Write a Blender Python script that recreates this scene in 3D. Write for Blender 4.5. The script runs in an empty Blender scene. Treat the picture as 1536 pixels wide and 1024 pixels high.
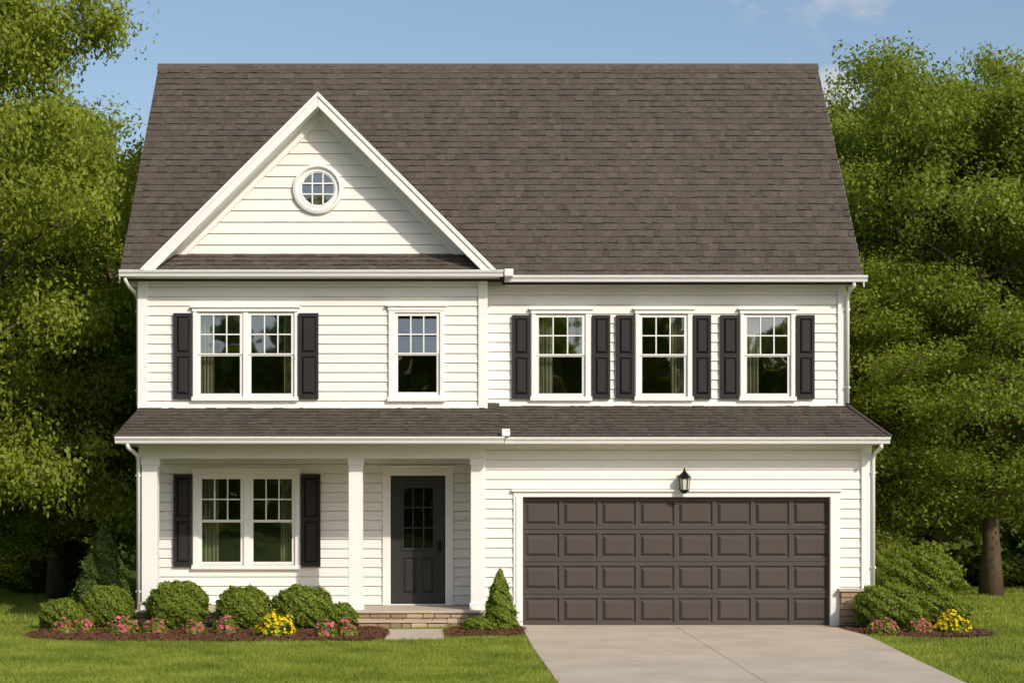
import bpy, math, random
import numpy as np
from mathutils import Vector
random.seed(7); RNG=np.random.default_rng(7)
scene=bpy.context.scene; COL=scene.collection
F=2778.0; CH=2.16; D0=30.0; VX=695.0; VY=740.0
def S(Y): return (D0+Y)/F
def wx(px,Y): return (px-VX)*S(Y)
def wz(py,Y): return CH+(VY-py)*S(Y)
def ground(px,py):
    d=CH*F/(py-VY); return ((px-VX)*d/F, d-D0)

# ------------------------------------------------------------------ materials
def newmat(name):
    m=bpy.data.materials.new(name); m.use_nodes=True; nt=m.node_tree; nt.nodes.clear()
    out=nt.nodes.new('ShaderNodeOutputMaterial'); return m,nt,out
def colornode(nt,c1,c2,nscale,tintw=0.5,noisew=0.5,detail=5,stretch=None):
    N=nt.nodes; L=nt.links
    at=N.new('ShaderNodeAttribute'); at.attribute_name='tint'
    tc=N.new('ShaderNodeTexCoord'); mp=N.new('ShaderNodeMapping')
    L.new(tc.outputs['Object'],mp.inputs[0])
    if stretch: mp.inputs['Scale'].default_value=stretch
    no=N.new('ShaderNodeTexNoise'); no.inputs['Scale'].default_value=nscale; no.inputs['Detail'].default_value=detail
    no.inputs['Roughness'].default_value=.65
    L.new(mp.outputs[0],no.inputs['Vector'])
    a=N.new('ShaderNodeMath'); a.operation='MULTIPLY'; a.inputs[1].default_value=tintw; L.new(at.outputs['Fac'],a.inputs[0])
    s=N.new('ShaderNodeMapRange'); s.inputs['From Min'].default_value=.3; s.inputs['From Max'].default_value=.7
    s.inputs['To Max'].default_value=noisew; L.new(no.outputs['Fac'],s.inputs['Value'])
    ad=N.new('ShaderNodeMath'); ad.operation='ADD'; ad.use_clamp=True
    L.new(a.outputs[0],ad.inputs[0]); L.new(s.outputs[0],ad.inputs[1])
    mx=N.new('ShaderNodeMix'); mx.data_type='RGBA'
    mx.inputs['A'].default_value=(*c1,1); mx.inputs['B'].default_value=(*c2,1)
    L.new(ad.outputs[0],mx.inputs['Factor'])
    return mx.outputs['Result'],mp,no
def pm(name,c1,c2=None,rough=.6,ns=6,tintw=.3,noisew=.7,bump=0,bs=60,metal=0,spec=.5,stretch=None,coat=0):
    m,nt,out=newmat(name); N=nt.nodes; L=nt.links
    c2=c2 or c1
    col,mp,no=colornode(nt,c1,c2,ns,tintw,noisew,stretch=stretch)
    b=N.new('ShaderNodeBsdfPrincipled'); L.new(col,b.inputs['Base Color'])
    b.inputs['Roughness'].default_value=rough; b.inputs['Metallic'].default_value=metal
    b.inputs['Specular IOR Level'].default_value=spec; b.inputs['Coat Weight'].default_value=coat
    if bump:
        n2=N.new('ShaderNodeTexNoise'); n2.inputs['Scale'].default_value=bs; n2.inputs['Detail'].default_value=6
        L.new(mp.outputs[0],n2.inputs['Vector'])
        bp=N.new('ShaderNodeBump'); bp.inputs['Strength'].default_value=bump; bp.inputs['Distance'].default_value=.02
        L.new(n2.outputs['Fac'],bp.inputs['Height']); L.new(bp.outputs[0],b.inputs['Normal'])
    L.new(b.outputs[0],out.inputs[0]); return m
def leafmat(name,c1,c2,transl=.35,ns=.8,tintw=.7,noisew=.4,ct=1.3,gloss=.012):
    m,nt,out=newmat(name); N=nt.nodes; L=nt.links
    col,mp,no=colornode(nt,c1,c2,ns,tintw,noisew)
    d=N.new('ShaderNodeBsdfDiffuse'); L.new(col,d.inputs[0])
    t=N.new('ShaderNodeBsdfTranslucent')
    mu=N.new('ShaderNodeMix'); mu.data_type='RGBA'; mu.blend_type='MULTIPLY'; mu.inputs['Factor'].default_value=1
    L.new(col,mu.inputs['A']); mu.inputs['B'].default_value=(ct*1.1,ct*1.12,ct*.6,1); L.new(mu.outputs['Result'],t.inputs[0])
    x=N.new('ShaderNodeMixShader'); x.inputs[0].default_value=transl; L.new(d.outputs[0],x.inputs[1]); L.new(t.outputs[0],x.inputs[2])
    g=N.new('ShaderNodeBsdfGlossy'); g.inputs['Roughness'].default_value=.5; g.inputs[0].default_value=(1,1,.9,1)
    y=N.new('ShaderNodeMixShader'); y.inputs[0].default_value=gloss; L.new(x.outputs[0],y.inputs[1]); L.new(g.outputs[0],y.inputs[2])
    L.new(y.outputs[0],out.inputs[0]); return m
def glassmat(name,fac=.22,tint=(.75,.8,.75)):
    m,nt,out=newmat(name); N=nt.nodes; L=nt.links
    t=N.new('ShaderNodeBsdfTransparent'); t.inputs[0].default_value=(*tint,1)
    g=N.new('ShaderNodeBsdfGlossy'); g.inputs['Roughness'].default_value=.025; g.inputs[0].default_value=(.95,.97,.95,1)
    tc=N.new('ShaderNodeTexCoord'); no=N.new('ShaderNodeTexNoise'); no.inputs['Scale'].default_value=2.2; no.inputs['Detail'].default_value=1
    L.new(tc.outputs['Object'],no.inputs['Vector']); bp=N.new('ShaderNodeBump'); bp.inputs['Strength'].default_value=.12; bp.inputs['Distance'].default_value=.02
    L.new(no.outputs['Fac'],bp.inputs['Height']); L.new(bp.outputs[0],g.inputs['Normal'])
    x=N.new('ShaderNodeMixShader'); x.inputs[0].default_value=fac; L.new(t.outputs[0],x.inputs[1]); L.new(g.outputs[0],x.inputs[2])
    L.new(x.outputs[0],out.inputs[0]); return m
M={}
M['siding']=pm('white_siding',(.80,.78,.735),(.845,.83,.79),rough=.6,ns=1.2,tintw=.5,noisew=.5,bump=.06,bs=40,stretch=(1,1,8),spec=.25)
M['trim']=pm('white_trim',(.83,.815,.78),(.87,.86,.83),rough=.5,ns=2,bump=.03,bs=30,spec=.3)
M['shingle']=pm('asphalt_shingle',(.058,.047,.039),(.158,.132,.110),rough=.95,ns=26,tintw=.52,noisew=.46,bump=.7,bs=160,spec=.06,stretch=(1,.5,.5))
M['deck']=pm('roof_underlay',(.05,.045,.04),rough=.9)
M['char']=pm('charcoal_paint',(.024,.020,.020),(.030,.025,.025),rough=.5,ns=3,spec=.3)
M['garage']=pm('bronze_paint',(.066,.053,.047),(.078,.063,.056),rough=.45,ns=2,bump=.05,bs=120,spec=.4)
M['door']=pm('door_paint',(.030,.029,.031),(.038,.037,.039),rough=.38,ns=3,spec=.4)
M['black']=pm('black_metal',(.010,.010,.010),rough=.3,metal=.6)
M['glass']=glassmat('window_glass',.27,(.72,.76,.66))
M['glassd']=glassmat('door_glass',.07,(.2,.2,.18))
M['lglass']=pm('lantern_glass',(.62,.60,.52),rough=.25)
M['curtain']=leafmat('curtain_fabric',(.50,.48,.39),(.62,.59,.49),transl=.3,ct=.9,gloss=0)
M['room']=pm('room_darkness',(.045,.045,.03),rough=.9)  # near-black colour stands in for the darkness of unlit rooms
M['concrete']=pm('concrete',(.43,.355,.275),(.58,.495,.39),rough=.9,ns=1.1,tintw=.25,noisew=.8,bump=.25,bs=90,spec=.15)
M['stone']=pm('ledge_stone',(.24,.155,.090),(.60,.46,.30),rough=.85,ns=9,tintw=.85,noisew=.2,bump=.6,bs=45,spec=.2)
M['mortar']=pm('mortar',(.16,.12,.09),rough=.9,bump=.3)
M['mulch']=pm('bark',(.080,.036,.020),(.165,.080,.046),rough=.95,ns=20,tintw=.7,noisew=.4,bump=.8,bs=60,spec=.1)
M['soil']=pm('lawn_soil',(.06,.085,.016),(.09,.12,.026),rough=1,ns=.8,tintw=0,noisew=1,bump=.6,bs=30,spec=.05)
M['grass']=leafmat('grass_blade',(.11,.16,.022),(.37,.42,.070),transl=.38,ns=.9,tintw=.4,noisew=.8,gloss=.01)
M['leafA']=leafmat('leaf_olive',(.145,.19,.018),(.33,.37,.045),transl=.45,ns=.5)
M['leafB']=leafmat('leaf_green',(.11,.155,.020),(.265,.315,.042),transl=.45,ns=.5)
M['leafC']=leafmat('leaf_dark',(.070,.105,.018),(.16,.20,.032),transl=.4,ns=.4)
M['box']=leafmat('boxwood_leaf',(.090,.135,.016),(.27,.33,.045),transl=.32,ns=6)
M['conif']=leafmat('conifer_leaf',(.060,.10,.020),(.13,.18,.038),transl=.3,ns=3)
M['pink']=leafmat('pink_petal',(.50,.05,.12),(.82,.24,.32),transl=.3,ns=8,ct=1,gloss=0)
M['yellow']=leafmat('yellow_petal',(.74,.52,.012),(.88,.72,.03),transl=.3,ns=8,ct=1,gloss=0)
M['barkt']=pm('tree_bark',(.085,.060,.040),(.16,.12,.08),rough=.95,ns=6,bump=.9,bs=14,spec=.1,stretch=(1,1,.25))

# ------------------------------------------------------------------ mesh helpers
class MB:
    def __init__(s): s.v=[]; s.f=[]; s.t=[]
    def poly(s,pts,t=None):
        i=len(s.v); s.v+= [tuple(p) for p in pts]; s.f.append(tuple(range(i,i+len(pts)))); s.t.append(random.random() if t is None else t)
    def box(s,x0,x1,y0,y1,z0,z1,t=None):
        t=random.random() if t is None else t
        if x0>x1:x0,x1=x1,x0
        if y0>y1:y0,y1=y1,y0
        if z0>z1:z0,z1=z1,z0
        i=len(s.v); s.v+=[(x,y,z) for x in(x0,x1) for y in(y0,y1) for z in(z0,z1)]
        for f in((0,1,3,2),(4,6,7,5),(0,4,5,1),(2,3,7,6),(0,2,6,4),(1,5,7,3)): s.f.append(tuple(i+k for k in f)); s.t.append(t)
    def prism(s,prof,x0,x1,axis='x'):
        i=len(s.v); n=len(prof)
        if axis=='x': s.v+=[(x0,a,b) for a,b in prof]+[(x1,a,b) for a,b in prof]
        else: s.v+=[(a,x0,b) for a,b in prof]+[(a,x1,b) for a,b in prof]
        t=random.random()
        s.f.append(tuple(range(i,i+n))); s.f.append(tuple(range(i+2*n-1,i+n-1,-1))); s.t+=[t,t]
        for k in range(n):
            s.f.append((i+k,i+(k+1)%n,i+n+(k+1)%n,i+n+k)); s.t.append(t)
    def frust(s,x0,x1,z0,z1,yb,yt,ins):
        a=[(x0,yb,z0),(x1,yb,z0),(x1,yb,z1),(x0,yb,z1)]
        b=[(x0+ins,yt,z0+ins),(x1-ins,yt,z0+ins),(x1-ins,yt,z1-ins),(x0+ins,yt,z1-ins)]
        s.poly(b,.5)
        for k in range(4): s.poly([a[k],a[(k+1)%4],b[(k+1)%4],b[k]],.5)
    def tube(s,pts,rs,n=8,caps=True):
        pts=[Vector(p) for p in pts]; 
        if not hasattr(rs,'__len__'): rs=[rs]*len(pts)
        i=len(s.v); prev=None
        for k,p in enumerate(pts):
            d=(pts[min(k+1,len(pts)-1)]-pts[max(k-1,0)]).normalized()
            a=Vector((0,1,0)) if abs(d.y)<.9 else Vector((1,0,0))
            if prev is not None: a=prev
            u=d.cross(a).normalized(); w=u.cross(d).normalized(); prev=w
            for j in range(n):
                an=2*math.pi*j/n; s.v.append(tuple(p+rs[k]*(math.cos(an)*u+math.sin(an)*w)))
        t=random.random()
        for k in range(len(pts)-1):
            for j in range(n):
                a=i+k*n+j; b=i+k*n+(j+1)%n; s.f.append((a,b,b+n,a+n)); s.t.append(t)
        if caps:
            s.f.append(tuple(range(i+n-1,i-1,-1))); s.f.append(tuple(range(i+(len(pts)-1)*n,i+len(pts)*n))); s.t+=[t,t]
    def ring(s,cx,cz,prof,n=48):
        i=len(s.v); m=len(prof)
        for k in range(n):
            a=2*math.pi*k/n
            for r,y in prof: s.v.append((cx+r*math.cos(a),y,cz+r*math.sin(a)))
        for k in range(n):
            for j in range(m):
                a=i+k*m; b=i+((k+1)%n)*m
                s.f.append((a+j,a+(j+1)%m,b+(j+1)%m,b+j)); s.t.append(.5)
    def build(s,name,mat,parent=None,bevel=0,smooth=False):
        me=bpy.data.meshes.new(name); me.from_pydata(s.v,[],s.f); me.update()
        at=me.attributes.new('tint','FLOAT','FACE'); at.data.foreach_set('value',s.t)
        me.materials.append(mat)
        if smooth: me.polygons.foreach_set('use_smooth',[True]*len(me.polygons))
        o=bpy.data.objects.new(name,me); COL.objects.link(o)
        if parent: o.parent=parent
        if bevel:
            b=o.modifiers.new('bevel','BEVEL'); b.width=bevel; b.segments=2; b.limit_method='ANGLE'
        return o
def npmesh(name,V,tint,mat,parent=None):
    N,k,_=V.shape; me=bpy.data.meshes.new(name)
    me.vertices.add(N*k); me.vertices.foreach_set('co',V.reshape(-1).astype(np.float32))
    me.loops.add(N*k); me.loops.foreach_set('vertex_index',np.arange(N*k,dtype=np.int32))
    me.polygons.add(N); me.polygons.foreach_set('loop_start',np.arange(0,N*k,k,dtype=np.int32))
    try: me.polygons.foreach_set('loop_total',np.full(N,k,dtype=np.int32))
    except Exception: pass
    me.update(calc_edges=True); me.validate()
    at=me.attributes.new('tint','FLOAT','FACE'); at.data.foreach_set('value',np.clip(tint,0,1).astype(np.float32))
    me.materials.append(mat)
    o=bpy.data.objects.new(name,me); COL.objects.link(o)
    if parent: o.parent=parent
    return o
def leafquads(C,Nn,ln,wd):
    n=len(C); Nn=Nn/np.linalg.norm(Nn,axis=1,keepdims=True)
    r=RNG.normal(size=(n,3)); T=np.cross(Nn,r); T/=np.linalg.norm(T,axis=1,keepdims=True)+1e-9
    B=np.cross(Nn,T); l=(ln*RNG.uniform(.7,1.25,n))[:,None]; w=(wd*RNG.uniform(.7,1.25,n))[:,None]
    return np.stack([C-T*l/2,C+B*w/2-T*l*.05,C+T*l/2,C-B*w/2-T*l*.05],axis=1)
def tag(o,label,cat=None,group=None,kind=None):
    if label:o['label']=label
    if cat:o['category']=cat
    if group:o['group']=group
    if kind:o['kind']=kind
    return o
def empty(name,loc,label,cat,group=None):
    o=bpy.data.objects.new(name,None); o.empty_display_size=.3; o.location=loc; COL.objects.link(o); tag(o,label,cat,group); return o

# ------------------------------------------------------------------ siding & shingles
def siding(mb,fn,z0,z1,e,xl,xr,holes=(),lap=.021,gap=.0055):
    L=xl if callable(xl) else (lambda z:xl); R=xr if callable(xr) else (lambda z:xr)
    z=z0
    while z<z1-1e-4:
        zt=min(z+e,z1); tn=random.random(); zb=min(z+gap,zt-.001)
        cuts=sorted({zb,zt}|{h for ho in holes for h in(ho[2],ho[3]) if zb<h<zt})
        for a,b in zip(cuts,cuts[1:]):
            mid=(a+b)/2; segs=[]
            hs=sorted((h[0],h[1]) for h in holes if h[2]<=mid<=h[3])
            start=('L',)
            for h in hs: segs.append((start,h[0])); start=h[1]
            segs.append((start,('R',)))
            for p,q in segs:
                pa,pb=(L(a),L(b)) if isinstance(p,tuple) else (p,p)
                qa,qb=(R(a),R(b)) if isinstance(q,tuple) else (q,q)
                if qa<=pa and qb<=pb: continue
                oa=lap*(1-(a-zb)/e)+.002; ob=lap*(1-(b-zb)/e)+.002
                mb.poly([fn(pa,oa,a),fn(qa,oa,a),fn(qb,ob,b),fn(pb,ob,b)],tn)
                if a==zb:
                    mb.poly([fn(pa,-.03,a),fn(qa,-.03,a),fn(qa,oa,a),fn(pa,oa,a)],tn)
                    mb.poly([fn(pa,-.03,z-.002),fn(qa,-.03,z-.002),fn(qa,-.03,a+.002),fn(pa,-.03,a+.002)],tn)
                if b==zt: mb.poly([fn(pb,-.03,b),fn(qb,-.03,b),fn(qb,ob,b),fn(pb,ob,b)],tn)
        z=zt
def front(Y): return lambda u,o,z:(u,Y-o,z)
def shingles(mb,O,U,V,length,bounds,e=.2,wmin=.06,wmax=.17):
    O=Vector(O);U=Vector(U).normalized();V=Vector(V).normalized();N=U.cross(V).normalized()
    if N.z<0:N=-N
    P=lambda u,v,h:O+U*u+V*v+N*h
    v=0
    while v<length-.01:
        v1=min(v+e,length); l0,r0=bounds(v); l1,r1=bounds(v1)
        u=min(l0,l1)-random.random()*wmin; rt=random.uniform(-.06,.06)
        while u<max(r0,r1):
            w=random.uniform(wmin,wmax)
            a0=max(u,l0);a1=max(u,l1);b0=min(u+w,r0);b1=min(u+w,r1)
            if b0>a0+.001 or b1>a1+.001:
                b0=max(a0,b0);b1=max(a1,b1)
                h=random.choice((.014,.017,.026)); j=random.choice((0,0,.004,.012)); t=min(1,max(0,random.gauss(.5,.17)+rt))
                mb.poly([P(a0,v-j,h),P(b0,v-j,h),P(b1,v1,.004),P(a1,v1,.004)],t)
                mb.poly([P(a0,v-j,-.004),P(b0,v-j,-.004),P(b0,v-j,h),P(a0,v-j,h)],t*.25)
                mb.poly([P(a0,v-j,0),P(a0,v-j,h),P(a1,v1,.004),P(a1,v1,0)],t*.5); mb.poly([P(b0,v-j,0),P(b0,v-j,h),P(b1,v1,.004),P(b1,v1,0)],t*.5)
            u+=w
        v=v1

# ================================================================== HOUSE
house=empty('house',(.5,0,0),'two storey white clapboard house with dark shingle roof, front gable, porch and garage','house')
def hp(o,parent=None):
    o.parent=parent or house
    if parent is None: o.location=(-.5,0,0)
    return o
def part(mb,name,mat,parent=None,bevel=0,smooth=False): return hp(mb.build(name,mat,None,bevel,smooth),parent)

XL=-5.40; XRu=6.40; XRg=6.57; YB=8.4
YU=.95; YR=1.2; YP=1.3; YG=0.0
xw=.37
def window(Yw,o,sash,gy,curt,name='window',label=None,tilt=.035,header=True):
    x0,x1,y0,y1=o; f=5; X=lambda p:wx(p,Yw); Z=lambda p:wz(p,Yw)
    ox0=sash[0][0]-f; ox1=sash[-1][1]+f; g0,gm,g1=gy; oy0=g0-f; oy1=g1+f
    c=MB(); a=Yw-.055; b=Yw+.03
    c.box(X(x0),X(ox0),a,b,Z(y1),Z(y0)); c.box(X(ox1),X(x1),a,b,Z(y1),Z(y0))
    c.box(X(ox0),X(ox1),a,b,Z(oy0),Z(y0)); c.box(X(ox0),X(ox1),a,b,Z(y1),Z(oy1))
    c.box(X(x0-2),X(x1+2),Yw-.085,Yw,Z(y1+1),Z(y1-5))
    if header:
        c.box(X(x0-1),X(x1+1),Yw-.065,Yw,Z(y0)+.002,Z(y0-6)); c.box(X(x0-4),X(x1+4),Yw-.09,Yw,Z(y0-6),Z(y0-9))
    for s,t in zip(sash,sash[1:]): c.box(X(s[1]+f),X(t[0]-f),a+.008,b,Z(oy1),Z(oy0))
    w=part(c,name,M['trim'],None,.004)
    if label:w['label']=label
    for s in sash:
        for up in (1,0):
            ta,tb=(g0,gm-2) if up else (gm+2,g1); yy=Yw-.028 if up else Yw-.012
            q=MB(); sa,sb=yy,yy+.03
            q.box(X(s[0]-f),X(s[0]),sa,sb,Z(tb+(2 if up else f)),Z(ta-(f if up else 2)))
            q.box(X(s[1]),X(s[1]+f),sa,sb,Z(tb+(2 if up else f)),Z(ta-(f if up else 2)))
            q.box(X(s[0]),X(s[1]),sa,sb,Z(ta),Z(ta-(f if up else 2))); q.box(X(s[0]),X(s[1]),sa,sb,Z(tb+(2 if up else f)),Z(tb))
            part(q,'sash',M['trim'],w,.002)
            g=MB(); dz=Z(ta)-Z(tb); tl=tilt*dz if up else 0
            g.poly([(X(s[0]-1),yy+.014,Z(tb)),(X(s[1]+1),yy+.014,Z(tb)),(X(s[1]+1),yy+.014+tl,Z(ta)),(X(s[0]-1),yy+.014+tl,Z(ta))])
            part(g,'pane',M['glass'],w)
            if up:
                m=MB(); wd=(s[1]-s[0])/3; h=.9
                for k in(1,2): m.box(X(s[0]+wd*k-h),X(s[0]+wd*k+h),yy+.002,yy+.012,Z(tb),Z(ta))
                zc=(ta+tb)/2
                for k in range(3): m.box(X(s[0]+wd*k+(h if k else 0)),X(s[0]+wd*(k+1)-(h if k<2 else 0)),yy+.002,yy+.012,Z(zc+h),Z(zc-h))
                part(m,'muntin',M['trim'],w)
    for (ca,cb) in curt:
        q=MB(); n=40; pv=None
        for k in range(n+1):
            t=k/n; x=X(ca+(cb-ca)*t); y=Yw+.16+.025*math.sin(t*26+ca)+.01*math.sin(t*61)
            if pv: q.poly([(pv[0],pv[1],Z(g1+8)),(x,y,Z(g1+8)),(x,y*1.0,Z(g0-6)),(pv[0],pv[1],Z(g0-6))],.5)
            pv=(x,y)
        part(q,'curtain',M['curtain'],w,smooth=True)
    return (X(ox0-1),X(ox1+1),Z(oy1+1),Z(oy0-1))
h_ul=[window(YU,(290,446,468,600),[(301,360),(377,437)],(473,532,590),[(299,320),(425,440)],label='upper double window between dark shutters'),
      window(YU,(583,666,466,601),[(597,655)],(474,531,588),[],tilt=.15,label='single upper window without shutters')]
h_ur=[window(YR,(797,886,471,600),[(808,873)],(476,533,590),[(806,830)],label='upper window nearest the wing'),
      window(YR,(953,1038,471,600),[(963,1026)],(476,533,590),[(1008,1030)],label='middle window of the upper right three'),
      window(YR,(1110,1192,471,600),[(1120,1181)],(476,533,590),[(1118,1140)],label='upper window at the right end')]
h_pw=[window(YP,(290,450,711,852),[(303,361),(380,438)],(718,781,842),[(301,326),(420,440)],label='double window under the porch')]
RX,RZ=wx(477,YU),wz(284,YU); s_=S(YU)
c=MB(); c.ring(RX,RZ,[(24*s_,YU-.03),(27*s_,YU-.05),(29*s_,YU-.03),(31*s_,YU-.03),(33*s_,YU-.085),(37*s_,YU-.07),(38*s_,YU),(24*s_,YU)])
rw=part(c,'round_window',M['trim'],smooth=False)
c=MB(); c.poly([(RX+25*s_*math.cos(k*math.pi/24),YU-.012+.012*math.sin(k*math.pi/24),RZ+25*s_*math.sin(k*math.pi/24)) for k in range(48)]); part(c,'pane',M['glass'],rw)
c=MB()
for o_ in(-8,8):
    hh=math.sqrt(24.5**2-64)*s_
    c.box(RX+(o_-1.0)*s_,RX+(o_+1.0)*s_,YU-.062,YU-.05,RZ-hh,RZ+hh)
    c.box(RX-hh,RX+hh,YU-.058,YU-.046,RZ+(o_-1.0)*s_,RZ+(o_+1.0)*s_)
part(c,'muntin',M['trim'],rw)

# ---- walls
def wall(name,*a,**k):
    m=MB(); siding(m,*a,**k); return part(m,name,M['siding'])
e1=.158
ZT=5.76
wall('upper_wall',front(YU),3.55,ZT,e1,XL+.1,xw-.05,holes=h_ul)
wall('upper_wall',front(YR),3.60,5.72,e1,xw,XRu-.05,holes=h_ur)
dX0,dX1,dZ0,dZ1=wx(584,YP),wx(670,YP),.28,wz(712,YP)
wall('porch_wall',front(YP),.28,2.80,e1,XL+.05,wx(727,0)-.02,holes=h_pw+[(dX0,dX1,dZ0,dZ1)],gap=.009)
gX0,gX1,gZ1=wx(784,0),wx(1245,0),wz(745,0)
wall('garage_wall',front(YG),.02,3.0,e1,wx(727,0),XRg-.05,holes=[(gX0,gX1,0,gZ1)])
AX=-2.394; AZ=8.77; FZ=5.84; SL=(AZ-FZ)/2.94
gl=lambda z:AX-(AZ-.3-z)/SL; gr=lambda z:AX+(AZ-.3-z)/SL
a_=25*s_
wall('gable_wall',front(YU),6.12,AZ-.3,.19,gl,gr,holes=[(RX-a_,RX+a_,RZ-a_,RZ+a_)])
RY=4.81; RZ2=10.2; PS=(RZ2-5.74)/(RY-.75)
fl=lambda z: max(YU,.80+(z-5.74)/PS); fr=lambda z:min(YB,2*RY-.80-(z-5.74)/PS)
wall('side_wall',lambda u,o,z:(XL-o,u,z),3.0,10.0,e1,fl,fr)
wall('side_wall',lambda u,o,z:(XRu+o,u,z),3.0,10.0,e1,lambda z:max(YR,fl(z)),fr)
wall('side_wall',lambda u,o,z:(XL-o,u,z),.02,3.0,e1,YP,YB)
wall('side_wall',lambda u,o,z:(XRg+o,u,z),.02,3.0,e1,.05,YB)
wall('side_wall',lambda u,o,z:(xw+o,u,z),3.4,ZT,e1,YU+.02,YR)
wall('side_wall',lambda u,o,z:(wx(727,0)-.02-o,u,z),.28,2.80,e1,.05,YP)
wall('rear_wall',lambda u,o,z:(u,YB+o,z),.02,5.8,e1,XL,XRg)
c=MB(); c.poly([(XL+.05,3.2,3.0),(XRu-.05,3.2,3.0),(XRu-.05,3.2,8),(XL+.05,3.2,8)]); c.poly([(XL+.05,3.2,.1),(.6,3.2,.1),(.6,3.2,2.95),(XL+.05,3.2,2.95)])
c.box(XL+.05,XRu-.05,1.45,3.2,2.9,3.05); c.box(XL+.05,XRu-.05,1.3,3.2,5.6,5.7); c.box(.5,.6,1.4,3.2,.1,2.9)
part(c,'interior_wall',M['room'])  # dark planes behind the panes, room shade put into their colour
c=MB(); c.box(XL+.02,XRg-.02,YP+.02,YB-.02,-.05,.02); part(c,'foundation',M['mortar'])

# ---- corner boards
def cb(x0,x1,y,z0,z1,side=None,name='corner_board'):
    c=MB(); c.box(x0,x1,y-.05,y+.02,z0,z1)
    if side=='L': c.box(x0-.0,x0+.03,y+.02,y+.14,z0,z1)
    if side=='R': c.box(x1-.03,x1,y+.02,y+.14,z0,z1)
    return part(c,name,M['trim'],None,.005)
cb(XL-.035,XL+.12,YU,3.5,5.74,'L'); cb(xw-.12,xw+.035,YU,3.5,5.74,'R')
cb(XRu-.10,XRu+.035,YR,3.6,5.68,'R'); cb(XRg-.13,XRg+.035,YG,.62,2.98,'R')
cb(XL-.03,XL+.1,YP,.28,2.74,'L')
c=MB(); c.box(XL+.12,xw-.12,YU-.035,YU,5.66,5.76); part(c,'frieze_board',M['trim'],None,.004)
c=MB(); c.box(xw+.02,XRu-.1,YR-.035,YR,5.56,5.66); part(c,'frieze_board',M['trim'],None,.004)
c=MB(); c.box(wx(727,0)+.002,XRg-.13,YG-.035,YG,2.90,2.97); part(c,'frieze_board',M['trim'],None,.004)

# ---- shutters
def shutter(Yw,x0,x1,y0,y1,lab=None):
    X0,X1,Z0,Z1=wx(x0,Yw),wx(x1,Yw),wz(y1,Yw),wz(y0,Yw)
    c=MB(); a=Yw-.028; c.box(X0,X1,a-.018,a+.01,Z0,Z1,.5); st=.05; f=a-.045
    c.box(X0,X0+st,f,a-.018,Z0,Z1,.5); c.box(X1-st,X1,f,a-.018,Z0,Z1,.5); zm=(Z0+Z1)/2+.02
    for p,q in((Z0,Z0+.07),(zm-.035,zm+.035),(Z1-.06,Z1)): c.box(X0+st,X1-st,f,a-.018,p,q,.5)
    for p,q in((Z0+.07,zm-.035),(zm+.035,Z1-.06)): c.frust(X0+st+.008,X1-st-.008,p+.008,q-.008,a-.019,f-.006,.035)
    part(c,'shutter',M['char'],None,.003)
for x0,x1 in((261,288),(448,478)): shutter(YU,x0,x1,470,598)
for x0,x1 in((768,795),(888,915),(924,951),(1039,1066),(1080,1108),(1194,1221)): shutter(YR,x0,x1,473,598)
for x0,x1 in((261,288),(452,481)): shutter(YP,x0,x1,711,849)

# ---- main roof
XA,XB=-5.72,6.65; LEN=math.hypot(RY-.75,RZ2-5.74); vc=.16
c=MB(); shingles(c,(0,.75,5.74),(1,0,0),(0,RY-.75,RZ2-5.74),LEN,lambda v:(XA if v>=vc else .64,XB),e=.175)
shingles(c,(0,2*RY-.75,5.74),(1,0,0),(0,-(RY-.75),RZ2-5.74),LEN,lambda v:(XA,XB),e=.205,wmin=.2,wmax=.4)
roof=part(c,'roof',M['shingle'])
d=MB(); yb=2*RY-.75
d.prism([(.86,5.80),(RY,RZ2-.03),(yb,5.72),(yb-.02,5.72-.1),(RY,RZ2-.15),(.9,5.70)],XA+.03,.64)
d.prism([(.80,5.74),(RY,RZ2-.03),(yb,5.72),(yb-.02,5.72-.1),(RY,RZ2-.15),(.84,5.63)],.641,XB-.03)
part(d,'roof_deck',M['deck'],roof)
for xs,y00,z00 in((XA-.012,.84,5.82),(XB-.003,.76,5.745)):
    d=MB(); d.prism([(y00,z00-.03),(RY,RZ2-.03),(yb,5.71),(yb,5.60),(RY,RZ2-.17),(y00,z00-.16)],xs,xs+.015); part(d,'rake_board',M['trim'],roof)
d=MB(); x=XA-.02
while x<XB:
    x2=min(x+.30,XB+.02); t=random.random()*.4+.6
    d.poly([(x,RY-.11,RZ2-.10),(x2,RY-.11,RZ2-.10),(x2,RY,RZ2+.035),(x,RY,RZ2+.035)],t); d.poly([(x,RY+.11,RZ2-.10),(x2,RY+.11,RZ2-.10),(x2,RY,RZ2+.03),(x,RY,RZ2+.03)],t); x=x2
part(d,'ridge_cap',M['shingle'],roof)
YF=.48; c=MB(); gw=2.94; gL=math.hypot(gw,AZ-FZ)
shingles(c,(AX-gw,YF,FZ),(0,1,0),(gw,0,AZ-FZ),gL,lambda v:(0,.42+v*.72*.96),e=.2)
shingles(c,(AX+gw,YF,FZ),(0,1,0),(-gw,0,AZ-FZ),gL,lambda v:(0,.42+v*.72*.96),e=.2)
gro=part(c,'gable_roof',M['shingle'])
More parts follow.
